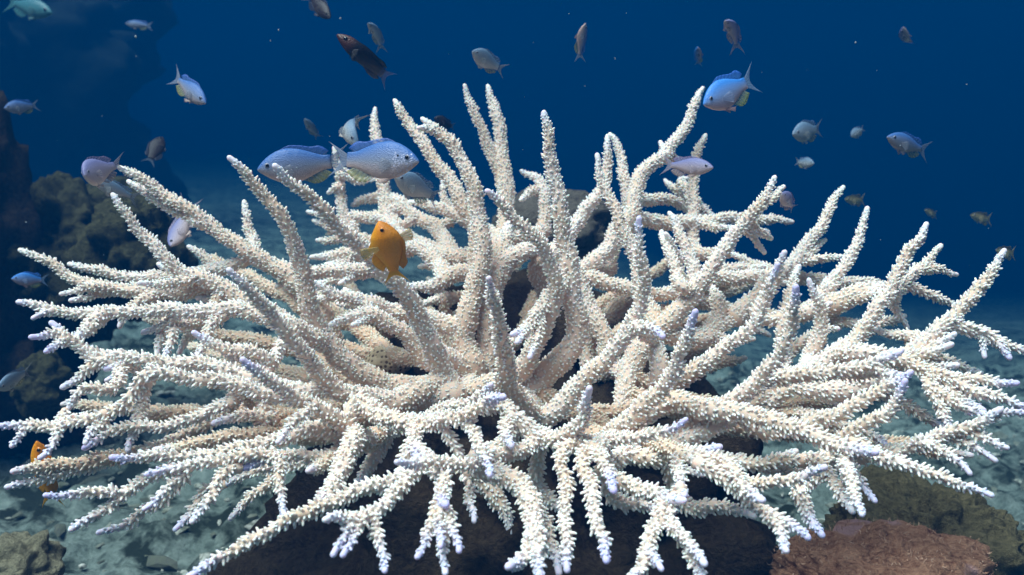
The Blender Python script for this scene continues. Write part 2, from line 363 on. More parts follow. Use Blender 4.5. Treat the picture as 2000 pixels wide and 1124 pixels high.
# ------------------------------------------------------------------ the coral
# one row a branch: main or side | core radius in picture units root tip | distance root tip | points root to tip
BR = """
M|24 22|1.33 1.30|950,900 948,840 945,760
M|22 6|1.22 1.24|500,585 420,563 330,571 260,567 200,562 150,547 110,522 42,487
M|15 7|1.30 1.32|480,560 400,532 330,541 260,542 200,531 135,515
S|9 5|1.23 1.2|235,565 180,562 150,570 117,572
S|8 5|1.24 1.2|215,572 170,582 136,586
M|20 7|1.16 1.13|640,690 570,640 500,610 420,607 320,607 230,610 150,612 90,603 37,588
S|8 5|1.13 1.11|105,606 85,613 64,624
M|16 13|1.14 1.08|205,615 180,632 160,650 138,668
M|20 7|1.10 1.05|640,815 560,762 480,733 400,714 330,707 250,700 190,688 150,672 120,652 98,632
S|10 6|1.05 1.02|122,650 95,652 60,661
S|10 6|1.05 1.02|138,664 112,675 92,690
S|14 7|1.07 1.03|245,700 205,706 175,722 150,740 119,756
S|8 5|1.07 1.05|255,715 225,728 206,740
M|18 7|1.08 0.95|660,830 620,803 540,772 470,754 400,742 340,733 300,728 272,742 255,770 235,798 180,818 110,830 0,833
S|12 6|1.04 1.0|272,745 220,757 160,762 143,780 127,803
S|8 5|0.96 0.94|62,832 40,850 20,871
S|10 6|0.97 0.93|135,828 112,850 95,872 78,892
S|10 6|0.99 0.95|205,815 180,840 165,868
S|13 6|1.14 0.98|500,760 475,765 430,815 360,850 290,876 220,900 150,918 80,938 17,948
S|13 7|1.10 1.02|470,770 445,785 400,812 340,828 280,835 225,840 190,856 165,872
S|11 8|1.10 1.04|285,745 278,780 268,830 252,880
M|18 7|1.05 0.92|690,850 640,838 590,845 530,862 460,880 380,892 300,893 217,892
S|11 6|1.0 0.93|615,790 575,825 543,862
S|13 7|0.97 0.90|540,860 470,890 420,902 350,914 290,922
S|14 7|0.99 0.88|400,895 370,905 290,934 240,970 190,1003 142,1033
S|11 6|0.92 0.88|245,962 200,962 150,962 92,967
S|10 6|0.93 0.88|372,915 340,945 310,970 286,991
S|11 6|0.98 0.92|385,930 330,970 265,1010 195,1040
S|13 7|0.96 0.88|470,885 445,920 410,970 375,1017
S|10 6|1.0 0.95|430,925 400,960 370,1000 342,1035
S|11 6|1.08 1.02|560,900 530,930 500,965 447,1015
S|11 7|0.96 0.90|545,862 543,900 548,950 556,1005
M|24 8|1.30 1.27|690,690 640,640 600,575 530,517 470,484 400,432 330,385 235,325
S|13 7|1.28 1.30|400,440 360,418 310,393 250,352
M|24 7|1.22 1.18|620,690 560,635 490,592 420,556 350,525 290,472 250,420 218,382
M|30 8|1.26 1.12|880,765 830,760 760,755 690,718 632,660 602,590 588,520 565,450 530,400 490,350 448,310
M|26 8|1.24 1.02|935,790 895,770 862,720 840,665 812,610 780,560 730,510 690,470 640,420 590,372 535,325
M|26 9|1.18 0.98|860,765 800,778 740,780 680,772 640,745 600,700 570,660 530,615 490,570 452,530
M|22 9|1.08 0.93|760,880 700,852 640,812 590,780 540,757 510,730 478,700
S|11 6|1.33 1.36|500,500 492,470 485,432 477,396
S|10 6|1.33 1.36|450,545 425,525 400,505 370,481
M|18 8|1.42 1.30|800,545 740,530 690,530 620,531 550,522 485,509
M|16 9|1.50 1.46|800,520 760,500 690,497 610,502
M|19 9|1.30 1.25|840,625 790,612 720,592 660,575 607,553
M|20 11|1.28 1.22|870,740 830,700 790,652 740,620 700,616 645,633
M|24 18|1.30 1.24|950,760 905,722 865,692 835,668
M|20 11|1.38 1.36|950,520 900,534 850,556 795,562
S|13 9|1.42 1.40|930,575 880,583 820,595
M|30 26|1.22 1.16|945,765 890,775 820,775 750,778
M|21 10|1.05 0.86|700,790 705,785 730,806 775,822 830,828 890,815 940,795 984,772
M|18 9|1.08 0.97|820,810 870,803 920,786 962,755
S|16 9|0.98 0.90|808,825 808,850 812,875 819,896
S|13 6|0.93 0.82|905,820 920,835 935,862 945,892 956,926
M|20 8|1.03 0.82|1090,835 1070,852 1030,872 980,890 920,905 870,906 820,905 776,901
M|20 8|0.93 0.76|850,880 828,898 800,930 770,965 740,995 690,1007 632,1018
S|9 6|0.79 0.76|690,1012 672,1045 652,1083
S|9 6|0.80 0.76|715,1012 692,1045 669,1085
S|12 7|0.82 0.77|738,1005 740,1040 745,1075 750,1113
M|18 9|0.95 0.76|840,905 780,932 720,952 660,976 600,1001 560,1017 520,1040 450,1080 372,1120
S|13 8|0.87 0.83|640,985 600,1003 560,1018 534,1029
M|22 18|1.02 0.87|710,840 692,862 668,912 642,965 615,998
S|17 12|1.14 1.08|760,850 745,875 720,912 690,950
S|14 8|1.05 0.98|720,860 640,892 560,912 480,925 442,945
S|13 8|1.0 0.95|640,870 580,885 530,900 470,915
M|19 10|0.93 0.79|862,895 860,930 864,960 868,992
S|9 5|0.82 0.77|855,975 840,1020 815,1086
S|10 7|0.80 0.76|862,995 860,1030 856,1066
S|12 7|0.81 0.76|868,1000 868,1050 868,1116
S|10 7|0.80 0.76|874,1000 884,1040 896,1081
S|11 6|0.95 0.88|905,900 915,935 915,975 924,1018
M|26 7|1.10 0.92|985,800 992,755 987,700 977,645 965,595 956,543
M|20 9|1.05 0.93|992,765 990,800 990,838 994,874
M|27 9|1.28 1.30|940,765 925,715 907,665 910,618 926,570 938,520 941,460 931,400 916,340 890,292 860,262 828,230
S|11 8|1.30 1.28|850,256 834,250 820,252
M|19 8|1.38 1.45|945,500 930,450 905,400 880,356 840,300 800,242 769,197
M|20 7|1.50 1.62|850,500 800,470 762,425 746,355 737,285 730,212
S|14 6|1.55 1.60|730,500 690,470 672,430 668,390 662,340 654,290
S|8 5|1.57 1.6|664,365 655,370 640,377
S|9 6|1.57 1.55|666,340 700,352 730,350
M|15 6|1.52 1.52|990,400 978,345 965,310 945,265 925,215 905,168
M|22 8|1.48 1.55|960,520 980,470 990,410 987,350 980,300 975,250 965,205 950,168
M|30 9|1.20 1.15|985,800 1020,765 1070,728 1110,688 1127,640 1121,590 1111,520 1101,450 1090,390 1080,330 1070,270 1062,219
M|16 9|1.50 1.55|1050,500 1060,455 1060,440 1066,410 1062,372 1045,346 1020,336
S|10 7|1.55 1.5|1062,375 1040,375 1015,390
M|22 8|1.20 1.08|975,790 1005,735 1035,690 1062,645 1080,590 1086,542 1062,490 1022,441 985,405 949,374
M|26 20|1.30 1.33|950,760 953,690 953,630 962,565 985,515 1030,490 1062,500
S|20 18|1.35 1.38|1055,492 1050,530 1060,570 1065,600
M|19 9|1.18 1.10|1090,535 1078,575 1056,610 1030,638 1000,655
M|21 15|1.28 1.34|1215,770 1200,720 1178,655 1145,590 1118,520 1100,490
S|19 15|1.33 1.36|1150,780 1156,720 1146,650 1125,600
M|22 6|1.24 1.28|1262,640 1258,590 1250,530 1232,480 1205,420 1180,365 1165,306
M|17 7|1.38 1.42|1100,510 1125,440 1150,400 1175,370 1187,332 1184,269
M|16 6|1.42 1.50|1250,500 1238,440 1226,400 1220,350 1210,300 1193,262
M|26 7|1.14 1.05|1010,860 1050,822 1095,790 1150,735 1200,682 1240,622 1257,555 1251,490 1247,431
S|13 8|1.10 1.03|1215,655 1240,640 1265,638 1293,658
S|19 16|1.10 1.14|1285,770 1285,735 1284,690 1278,640
M|19 7|1.40 1.50|1245,480 1232,430 1236,390 1247,358 1267,325 1300,300 1330,262 1350,222 1372,172
S|9 6|1.48 1.5|1300,302 1294,290 1292,278
M|15 6|1.45 1.52|1365,530 1358,490 1353,440 1358,400 1352,360 1362,305 1376,263
M|17 8|1.30 1.36|1350,600 1354,560 1353,525 1344,490 1325,452 1308,415
S|11 6|1.27 1.24|1340,585 1335,545 1322,500 1300,455
M|17 6|1.45 1.50|1230,450 1310,436 1380,431 1440,426 1500,430 1549,432
S|13 8|1.52 1.56|1235,420 1280,392 1312,390 1350,415
S|14 9|1.6 1.62|1360,420 1335,382 1300,352
S|10 7|1.58 1.6|1345,375 1325,355 1345,348
S|10 6|1.55 1.52|1360,405 1380,412 1397,422
M|26 8|1.22 1.20|1190,760 1235,705 1275,665 1310,622 1345,588 1372,548 1400,508 1425,470 1460,430 1490,390 1513,346
S|10 5|1.22 1.25|1472,418 1495,396 1530,368
S|9 5|1.24 1.28|1455,425 1480,450 1508,466
S|10 6|1.24 1.26|1450,440 1475,468 1490,492
M|20 16|1.22 1.26|1340,680 1365,662 1394,640 1403,597 1386,556
M|24 8|1.06 0.95|1160,865 1200,840 1245,808 1290,762 1320,715 1340,665 1355,608
M|23 6|1.14 1.05|1240,815 1290,775 1350,727 1410,686 1460,645 1495,592 1515,517
S|14 6|1.18 1.14|1480,620 1505,565 1533,494
M|27 8|1.10 0.95|1180,905 1250,878 1320,848 1400,800 1460,760 1510,712 1540,652 1552,602 1556,557
M|20 7|1.16 1.14|1560,735 1578,700 1598,668 1606,630 1597,590 1580,549
M|26 8|1.12 1.15|1390,820 1440,795 1500,762 1560,733 1610,706 1655,675 1690,640 1720,592 1750,540 1780,490 1808,438
S|14 6|1.18 1.22|1745,570 1760,558 1785,537 1810,510 1836,482
S|9 5|1.2 1.22|1795,528 1830,525 1866,534
S|10 6|1.19 1.2|1755,555 1820,576 1870,598
S|10 5|1.17 1.18|1742,580 1758,615 1773,638
M|20 6|1.25 1.36|1430,625 1480,575 1530,530 1560,500 1590,460 1620,410 1646,364
S|9 6|1.31 1.34|1572,500 1595,485 1612,472
S|9 6|1.31 1.3|1560,510 1610,504 1652,504
M|18 6|1.22 1.27|1540,660 1580,610 1610,570 1640,534 1660,500 1680,458 1695,408
M|16 9|1.32 1.38|1340,560 1400,545 1480,541 1560,545 1640,551 1745,556
S|13 8|1.36 1.38|1380,540 1440,524 1500,525
S|11 7|1.38 1.42|1520,535 1470,515 1425,495
M|24 17|1.24 1.22|1560,625 1610,598 1680,575 1745,556
M|26 8|1.08 1.10|1560,800 1640,765 1710,735 1770,698 1810,664 1850,630 1890,590 1930,540 1962,490
S|14 8|1.10 1.08|1840,640 1910,650 1960,670 2020,690
S|8 5|1.09 1.08|1920,655 1924,675 1924,698
S|9 6|1.08 1.07|1955,668 1965,685 1972,700
M|15 9|1.12 1.16|1815,668 1770,655 1712,648
M|20 8|1.06 0.98|1450,760 1500,742 1550,732 1600,731 1650,724 1700,710 1753,689
M|20 7|1.10 1.02|1640,680 1690,688 1740,701 1800,720 1870,740 1930,745 1986,747
S|13 8|1.15 1.12|1770,680 1810,690 1860,711 1916,729
M|22 8|1.03 0.96|1430,835 1490,835 1550,836 1600,822 1650,800 1700,776 1740,750 1777,724
M|18 8|1.0 0.95|1600,905 1635,878 1670,832 1728,812 1755,782 1770,741
M|20 9|1.02 0.94|1560,905 1640,902 1720,886 1770,875 1820,860 1870,840 1920,820 1956,799
S|10 6|0.95 0.94|1925,820 1960,806 2005,812
S|13 6|0.96 0.92|1800,865 1850,880 1892,926
S|10 6|0.97 0.94|1850,850 1900,875 1944,896
S|9 6|0.96 0.93|1885,838 1930,858 1970,871
M|25 14|1.08 0.88|1230,800 1300,788 1400,802 1490,815 1540,832 1600,856 1660,875 1712,885
M|15 6|0.96 0.88|1690,880 1720,890 1760,906 1820,926 1880,946 1936,970
M|15 8|0.92 0.82|1640,880 1646,900 1657,925 1670,962 1681,1004
S|14 9|0.98 0.90|1580,880 1600,905 1635,955 1668,1000
S|9 6|0.92 0.9|1670,930 1690,955 1709,976
M|15 8|0.96 0.88|1410,925 1440,945 1490,946 1540,935 1570,927 1609,917
M|16 9|1.02 0.98|1380,905 1440,906 1500,900 1560,901 1600,905
M|21 14|1.02 0.96|1180,900 1240,890 1300,890 1360,888 1406,872
M|18 10|0.96 0.82|1395,870 1412,902 1440,932 1465,962 1487,978
M|17 9|0.92 0.80|1430,930 1455,965 1490,1000 1525,1040 1540,1077
S|14 9|0.86 0.83|1500,1000 1540,1022 1576,1052
M|17 12|0.95 0.90|1545,920 1562,955 1580,1000 1602,1048
M|15 9|0.97 0.80|1098,830 1101,880 1105,960 1105,1020 1104,1075 1106,1112
M|18 9|0.95 0.78|1122,830 1138,895 1155,960 1165,1010 1177,1060 1184,1096
M|15 10|0.95 0.84|1140,835 1168,888 1190,922 1200,955
M|22 9|1.02 0.90|1020,870 1060,856 1110,846 1142,815 1148,763
M|14 6|0.97 0.91|1140,865 1180,860 1220,856 1270,851 1310,838 1342,819
M|19 14|1.06 1.02|1160,895 1250,886 1330,866 1400,832 1460,800
M|22 13|0.98 0.86|1150,880 1180,918 1230,948 1290,968 1336,978
S|12 10|0.95 0.88|1322,895 1328,925 1332,965
S|16 10|0.98 0.93|1150,945 1200,975 1250,988 1310,1002
M|28 15|0.96 0.76|985,890 1005,935 1032,985 1046,1035 1030,1080 994,1110
M|17 10|0.80 0.74|1046,1040 1050,1085 1056,1135
S|20 14|1.10 1.06|930,900 955,950 985,1000 1000,1040
S|16 12|1.05 1.0|1010,900 1045,945 1085,985 1110,1020
S|12 9|0.92 0.86|1060,1010 1080,1060 1090,1120
M|17 10|0.90 0.75|1275,960 1290,995 1275,1050 1245,1118 1232,1150
S|9 7|0.80 0.77|1262,1075 1280,1095 1293,1112
M|15 9|0.90 0.78|1285,970 1305,1005 1338,1055 1372,1096
S|12 9|0.84 0.78|1338,1060 1352,1095 1385,1140
S|14 10|1.0 0.95|1330,980 1400,990 1470,1010
S|13 7|1.05 1.0|1770,742 1840,772 1900,800 1925,815
S|13 8|1.05 1.0|1840,745 1900,762 1960,780 2015,802
S|11 7|1.04 1.0|1815,755 1835,800 1875,850
M|24 12|1.42 1.50|990,500 930,505 860,496 800,466 765,440
M|18 9|1.48 1.56|900,480 850,445 800,415 757,380
M|16 8|1.50 1.55|935,450 890,420 840,402 800,395
M|15 8|1.52 1.6|800,450 745,428 690,425 640,455
S|11 6|1.55 1.6|740,480 680,470 617,469
S|9 5|1.56 1.6|690,455 650,435 604,412
S|9 5|1.56 1.6|700,462 660,448 614,432
S|13 8|1.55 1.6|790,400 735,385 688,402
S|9 5|1.52 1.55|880,430 870,395 865,350
M|22 16|1.36 1.45|950,640 960,560 985,480 1000,430
M|20 12|1.38 1.45|880,560 860,520 830,490 780,480
M|20 14|1.42 1.5|1170,600 1180,530 1200,480 1230,450
M|18 14|1.38 1.42|1150,560 1175,500 1205,450 1240,410
M|16 10|1.34 1.4|1180,590 1250,570 1320,575 1400,590
M|16 10|1.3 1.36|1290,600 1340,585 1420,600 1490,640
M|17 10|1.24 1.28|1380,640 1440,620 1500,615 1560,640
S|14 9|1.18 1.2|1470,720 1540,690 1600,650 1640,640
S|12 8|1.16 1.2|1640,720 1680,660 1720,630 1770,620
S|13 8|1.15 1.18|1500,660 1530,620 1550,560 1560,520
S|12 7|1.2 1.26|1330,560 1310,500 1290,450
S|13 9|1.12 1.08|1480,790 1540,760 1600,770 1650,790
S|12 8|1.08 1.04|1560,860 1640,830 1700,850 1740,880
S|13 8|1.12 1.1|1640,760 1720,770 1790,800 1840,840
S|12 8|1.12 1.1|580,700 520,720 470,700 430,680
S|13 8|1.12 1.08|560,740 500,690 440,680 380,650
S|12 8|1.2 1.2|420,600 380,640 350,690
S|12 8|1.18 1.15|330,612 315,650 308,690
S|11 7|1.18 1.12|380,612 350,640 330,670 318,700
S|11 7|1.15 1.10|440,615 410,640 390,690 380,710
S|12 8|1.22 1.2|300,580 255,600 230,640
S|13 8|1.10 1.06|600,830 540,820 480,810 420,830
S|13 8|1.10 1.06|560,790 510,830 470,850 420,870
"""
def catmull(pts, step):
    pts = np.asarray(pts, float)
    p = np.vstack([2 * pts[0] - pts[1], pts, 2 * pts[-1] - pts[-2]])
    out = []
    for i in range(1, len(p) - 2):
        a, b, c, d = p[i - 1], p[i], p[i + 1], p[i + 2]
        n = max(2, int(np.linalg.norm((c - b)[:3]) / step))
        t = np.linspace(0, 1, n, endpoint=False)[:, None]
        out.append(0.5 * (2 * b + (c - a) * t + (2 * a - 5 * b + 4 * c - d) * t ** 2 + (3 * b - a - 3 * c + d) * t ** 3))
    out.append(pts[-1:])
    return np.vstack(out)

branches = []
for row in BR.strip().splitlines():
    kind, rr, dd, pp = row.split("|")
    r0, r1 = map(float, rr.split()); d0, d1 = map(float, dd.split())
    px = np.array([[float(q) for q in t.split(",")] for t in pp.split()])
    seg = np.concatenate([[0], np.cumsum(np.linalg.norm(np.diff(px, axis=0), axis=1))]); u = seg / seg[-1]
    pts = []; slim = 0.80 + 0.16 * min(1, max(0, (d1 - 0.80) / 0.30))
    for (x, y), t in zip(px, u):
        d = d0 + (d1 - d0) * t
        pts.append(np.append(P(x, y, d), slim * (r0 + (r1 - r0) * t ** 0.85) * d / F_PX))
    branches.append(dict(kind=kind, pts=np.array(pts), conn=None, d1=d1))
C0 = P(950, 800, 1.30)
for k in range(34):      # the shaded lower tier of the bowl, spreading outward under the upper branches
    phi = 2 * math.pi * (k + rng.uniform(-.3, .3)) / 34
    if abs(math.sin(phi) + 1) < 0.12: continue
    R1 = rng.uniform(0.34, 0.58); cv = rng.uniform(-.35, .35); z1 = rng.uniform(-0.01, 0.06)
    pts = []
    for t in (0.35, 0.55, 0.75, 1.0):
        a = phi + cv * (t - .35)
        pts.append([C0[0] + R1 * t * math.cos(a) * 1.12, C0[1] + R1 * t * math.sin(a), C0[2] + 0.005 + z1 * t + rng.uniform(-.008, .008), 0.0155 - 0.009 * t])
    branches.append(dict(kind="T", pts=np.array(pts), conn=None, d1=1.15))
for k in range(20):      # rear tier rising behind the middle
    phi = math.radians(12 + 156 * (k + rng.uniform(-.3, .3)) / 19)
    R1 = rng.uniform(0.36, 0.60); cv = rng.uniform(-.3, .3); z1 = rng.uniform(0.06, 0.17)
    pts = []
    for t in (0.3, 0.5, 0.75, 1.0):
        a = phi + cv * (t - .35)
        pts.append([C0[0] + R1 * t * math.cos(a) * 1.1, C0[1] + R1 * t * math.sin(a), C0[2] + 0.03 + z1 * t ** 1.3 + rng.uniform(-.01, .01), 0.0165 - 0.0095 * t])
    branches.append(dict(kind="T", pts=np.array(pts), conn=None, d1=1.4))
NB = len(branches)
# join every branch to the colony: the nearest already joined one, starting at the stem
fine = [catmull(b["pts"], 0.012) for b in branches]
joined = {0}; parent_of = {0: None}; best = {}
def upd(j):
    for i in range(NB):
        if i in joined: continue
        dist = np.linalg.norm(fine[j][:, :3] - branches[i]["pts"][0, :3], axis=1)
        k = int(dist.argmin())
        if i not in best or dist[k] < best[i][0]: best[i] = (dist[k], j, k)
upd(0)
while len(joined) < NB:
    i = min(best, key=lambda q: best[q][0])
    dist, j, k = best.pop(i)
    joined.add(i); parent_of[i] = j
    tgt = fine[j][k]
    b = branches[i]
    if dist > 0.006:
        rr = min(b["pts"][0, 3], max(tgt[3] * 0.9, 0.008))
        extra = [np.append(tgt[:3], rr)]
        if dist > 0.08: extra.append(np.append(tgt[:3] * 0.5 + b["pts"][0, :3] * 0.5 - np.array([0, 0, 0.012]), rr))
        b["pts"] = np.vstack(extra + [b["pts"][1:] if dist < 0.08 and len(b["pts"]) > 3 else b["pts"]])
        fine[i] = catmull(b["pts"], 0.012)
    upd(i)

SIDES = 14
def nub_template():
    a = np.arange(6) / 6 * 2 * np.pi
    rings = [(-0.22, 1.75), (0.30, 1.12), (0.72, 0.90), (0.94, 0.52)]
    V = [np.stack([np.cos(a) * r, np.sin(a) * r, np.full(6, z)], 1) for z, r in rings]
    V = np.vstack(V + [np.array([[0, 0, 1.0]])])
    Q = [[i * 6 + k, i * 6 + (k + 1) % 6, (i + 1) * 6 + (k + 1) % 6, (i + 1) * 6 + k] for i in range(3) for k in range(6)]
    T = [[18 + k, 18 + (k + 1) % 6, 24] for k in range(6)]
    val = np.concatenate([np.full(6, 0.0), np.full(6, 0.45), np.full(6, 0.85), np.full(7, 1.0)])
    return V, np.array(Q), np.array(T), val
NV, NQ, NT, NVAL = nub_template()

def frames(c):
    t = np.gradient(c, axis=0); t /= np.linalg.norm(t, axis=1)[:, None] + 1e-12
    n = np.empty_like(t)
    v = np.array([0.13, 0.31, 0.94]); v = v - t[0] * v.dot(t[0]); n[0] = v / np.linalg.norm(v)
    for i in range(1, len(t)):
        v = n[i - 1] - t[i] * n[i - 1].dot(t[i]); n[i] = v / (np.linalg.norm(v) + 1e-12)
    return t, n, np.cross(t, n)

class Acc:
    def __init__(s): s.V, s.Q, s.T, s.nub, s.tip, s.tone, s.k = [], [], [], [], [], [], 0
    def add(s, V, Q, T, nub, tip, tone):
        s.V.append(V)
        if Q is not None: s.Q.append(Q + s.k)
        if T is not None: s.T.append(T + s.k)
        s.nub.append(nub); s.tip.append(tip); s.tone.append(np.broadcast_to(np.asarray(tone, float), (len(V),)).copy()); s.k += len(V)

NUBS = 0
def grow(acc, pts, lav, tone, density=1.0, cup=1.0, tl=0.021, wob=0.0025, taper_end=True):
    """one tapering limb: wobbling core, blunt tip, rows of tubular cups leaning to the tip"""
    global NUBS
    c4 = catmull(pts, 0.005)
    c, r = c4[:, :3].copy(), c4[:, 3].copy()
    L = np.concatenate([[0], np.cumsum(np.linalg.norm(np.diff(c, axis=0), axis=1))])
    ph = rng.uniform(0, 6.28, 6)
    env = np.minimum(1, L / 0.03)[:, None]
    c += wob * env * np.stack([np.sin(L * 70 + ph[0]) + .6 * np.sin(L * 160 + ph[1]), np.sin(L * 63 + ph[2]),
                               np.sin(L * 77 + ph[3]) + .6 * np.sin(L * 150 + ph[4])], 1) * 0.6
    r = r * (1 + 0.05 * np.sin(L * 95 + ph[5]))
    end = L[-1] - L
    rt = max(0.0028, min(r[-1], 0.0036))
    k = np.clip(end / 0.045, 0, 1) ** 0.75; r = rt + (r - rt) * k
    t, n, b = frames(c)
    a = np.arange(SIDES) / SIDES * 2 * np.pi
    ringdir = n[:, None, :] * np.cos(a)[None, :, None] + b[:, None, :] * np.sin(a)[None, :, None]
    rad = r[:, None] * (1 + 0.05 * rng.normal(0, 1, (len(r), SIDES)))
    core = c[:, None, :] + ringdir * rad[:, :, None]
    # rounded end
    caps = [(0.35, 0.9), (0.75, 0.6), (0.95, 0.3)]
    cap = np.stack([c[-1] + t[-1] * rt * z + ringdir[-1] * rt * q for z, q in caps])
    core = np.concatenate([core, cap]); m = len(core)
    V = np.vstack([core.reshape(-1, 3), c[-1] + t[-1] * rt, c[0] - t[0] * r[0] * 0.6])
    idx = np.arange(m * SIDES).reshape(m, SIDES)
    Q = np.stack([idx[:-1], np.roll(idx[:-1], -1, 1), np.roll(idx[1:], -1, 1), idx[1:]], -1).reshape(-1, 4)
    T = np.stack([idx[-1], np.roll(idx[-1], -1), np.full(SIDES, m * SIDES)], -1)
    T = np.vstack([T, np.stack([np.roll(idx[0], -1), idx[0], np.full(SIDES, m * SIDES + 1)], -1)])
    endv = np.concatenate([np.repeat(np.concatenate([end, np.zeros(len(caps))]), SIDES), [0.0, L[-1]]])
    tipf = lav * np.clip(1.15 - endv / tl, 0, 1) ** 1.3
    nubf = 0.85 * np.clip(1 - endv / 0.035, 0, 1)
    age = np.clip((r - 0.0095) / 0.012, 0, 1) * 0.45  # thick bases browner: older tissue, and crevice shade painted into the pigment
    age_shades = np.concatenate([np.repeat(np.concatenate([age, np.full(len(caps), age[-1])]), SIDES), [age[-1], age[0]]])
    acc.add(V, Q, T, nubf, tipf, np.clip(tone + age_shades, 0, 1))
    # cups
    sp = 0.0058 * (0.75 + 0.25 * cup) / density
    s = 0.004 + rng.uniform(0, sp); row = 0
    cs, ths, ls = [], [], []
    while s < L[-1] - 0.0035:
        ri = np.interp(s, L, r)
        m_ = max(4, int(round(2 * np.pi * (ri + 0.002) / sp)))
        th = (np.arange(m_) + 0.5 * (row % 2)) / m_ * 2 * np.pi + rng.normal(0, 0.16, m_) + row * 0.07
        cs.append(s + rng.normal(0, sp * 0.2, m_)); ths.append(th)
        s += sp * rng.uniform(0.85, 1.12); row += 1
    if not cs: return
    cs = np.clip(np.concatenate(cs), 0, L[-1]); ths = np.concatenate(ths); N = len(cs); NUBS += N
    def ip(arr): return np.stack([np.interp(cs, L, arr[:, q]) for q in range(3)], 1)
    cc, tt, nn, bb = ip(c), ip(t), ip(n), ip(b); ri = np.interp(cs, L, r)
    rd = nn * np.cos(ths)[:, None] + bb * np.sin(ths)[:, None]
    rd /= np.linalg.norm(rd, axis=1)[:, None]
    lean = rng.normal(0.40, 0.14, N)[:, None]
    d = rd * 0.9 + tt * lean + rng.normal(0, 0.10, (N, 3)); d /= np.linalg.norm(d, axis=1)[:, None]
    e1 = np.cross(d, rd); e1 /= np.linalg.norm(e1, axis=1)[:, None]; e2 = np.cross(d, e1)
    endn = L[-1] - cs
    big = np.clip(rng.lognormal(0, 0.28, N), 0.5, 1.8)
    young = np.clip(0.30 + endn / 0.042, 0.30, 1.0)
    old = np.clip(1.25 - ri / 0.030, 0.62, 1.05)
    ln = 0.0035 * cup * big * young * old; w_ = 0.00128 * cup ** .6 * (0.75 + 0.25 * big) * (0.7 + 0.3 * young)
    base = cc + rd * (ri * 0.97)[:, None]
    W = (base[:, None, :] + e1[:, None, :] * (NV[None, :, 0] * w_[:, None])[:, :, None]
         + e2[:, None, :] * (NV[None, :, 1] * w_[:, None])[:, :, None]
         + d[:, None, :] * (NV[None, :, 2] * ln[:, None])[:, :, None]
         + tt[:, None, :] * ((np.clip(NV[None, :, 2], 0, 1) ** 2) * ln[:, None] * 0.18)[:, :, None])
    o = np.arange(N)[:, None, None] * 25
    tipn = lav * np.clip(1.0 - endn / tl, 0, 1)
    acc.add(W.reshape(-1, 3), (NQ[None] + o).reshape(-1, 4), (NT[None] + o).reshape(-1, 3),
            np.maximum(np.tile(NVAL, N), np.repeat(0.85 * np.clip(1 - endn / 0.035, 0, 1), 25)), np.repeat(tipn, 25), np.repeat(np.clip(tone + np.interp(cs, L, age), 0, 1), 25))

colony = empty("staghorn_coral", P(950, 905, 1.33), "bleached white staghorn coral with spreading lavender tipped branches on a dark rock", "coral")
base_loc = np.array(colony.location)
objs = {}
thicket = Acc()
order = sorted(range(NB), key=lambda i: (branches[i]["kind"] != "M"))
def main_of(i):
    j = parent_of[i]
    while j is not None and branches[j]["kind"] != "M": j = parent_of[j]
    return j if j is not None else 0
nmain = sum(b["kind"] == "M" for b in branches)
for i in order:
    b = branches[i]
    acc = thicket if b["kind"] == "T" else Acc()
    pts = b["pts"]
    front = np.clip((1.28 - b["d1"]) / 0.25, 0.12, 1.0)
    tone = 0.75 if b["kind"] == "T" else float(rng.uniform(0, .25))  # lower and rear tangle coloured brown, its shade painted in
    lav = front * rng.uniform(0.25, 1.0)
    cup = float(np.clip(1.22 - (b["d1"] - 0.80) * 0.8, 0.90, 1.08))
    grow(acc, pts - np.array([*base_loc, 0]), lav, tone, cup=cup, tl=float(np.clip(0.034 - (b['d1'] - 0.85) * 0.05, 0.018, 0.034)))
    # short unnamed spurs on the outer half
    c4 = catmull(pts, 0.02)
    if b["kind"] == "M" and len(c4) > 7 and i > 0 and b["d1"] > 0.97:
        for _ in range(rng.integers(2, 5)):
            k = rng.integers(int(len(c4) * 0.35), len(c4) - 2)
            t = c4[k + 1, :3] - c4[k - 1, :3]; t /= np.linalg.norm(t)
            if abs(t[2]) > 0.6: continue
            sd_ = np.cross(t, np.array([0, 0, 1.0])) * rng.choice([-1, 1])
            dr = t * 0.7 + sd_ * rng.uniform(0.2, 0.8) + np.array([0, 0, rng.uniform(-0.7, 0.05)]); dr /= np.linalg.norm(dr)
            ln = rng.uniform(0.025, 0.075)
            p0 = c4[k, :3]; r_ = min(0.0085, c4[k, 3] * 0.8)
            q = np.array([p0, p0 + dr * ln * .5, p0 + dr * ln + t * ln * 0.2 + np.array([0, 0, ln * 0.1])])
            grow(acc, np.hstack([q - base_loc, [[r_], [r_ * .8], [0.0042]]]), lav * 0.8, tone, cup=cup, wob=0.0012)
    if b["kind"] == "T": continue
    name = "branch" if b["kind"] == "M" else "branchlet"
    par = colony if b["kind"] == "M" else objs[main_of(i)]
    o = mesh_obj(name, np.vstack(acc.V), [np.concatenate(acc.Q), np.concatenate(acc.T)], M_CORAL, par,
                 {"nub": np.concatenate(acc.nub), "tip": np.concatenate(acc.tip), "tone": np.concatenate(acc.tone)})
    objs[i] = o
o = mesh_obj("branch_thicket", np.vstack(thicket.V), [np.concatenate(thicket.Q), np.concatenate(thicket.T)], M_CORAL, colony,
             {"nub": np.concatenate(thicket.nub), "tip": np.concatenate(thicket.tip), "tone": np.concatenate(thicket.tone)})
tag(o, "tangle of lower and rear branches inside the coral", kind="stuff")
print("branches", NB, "main", nmain, "cups", NUBS)

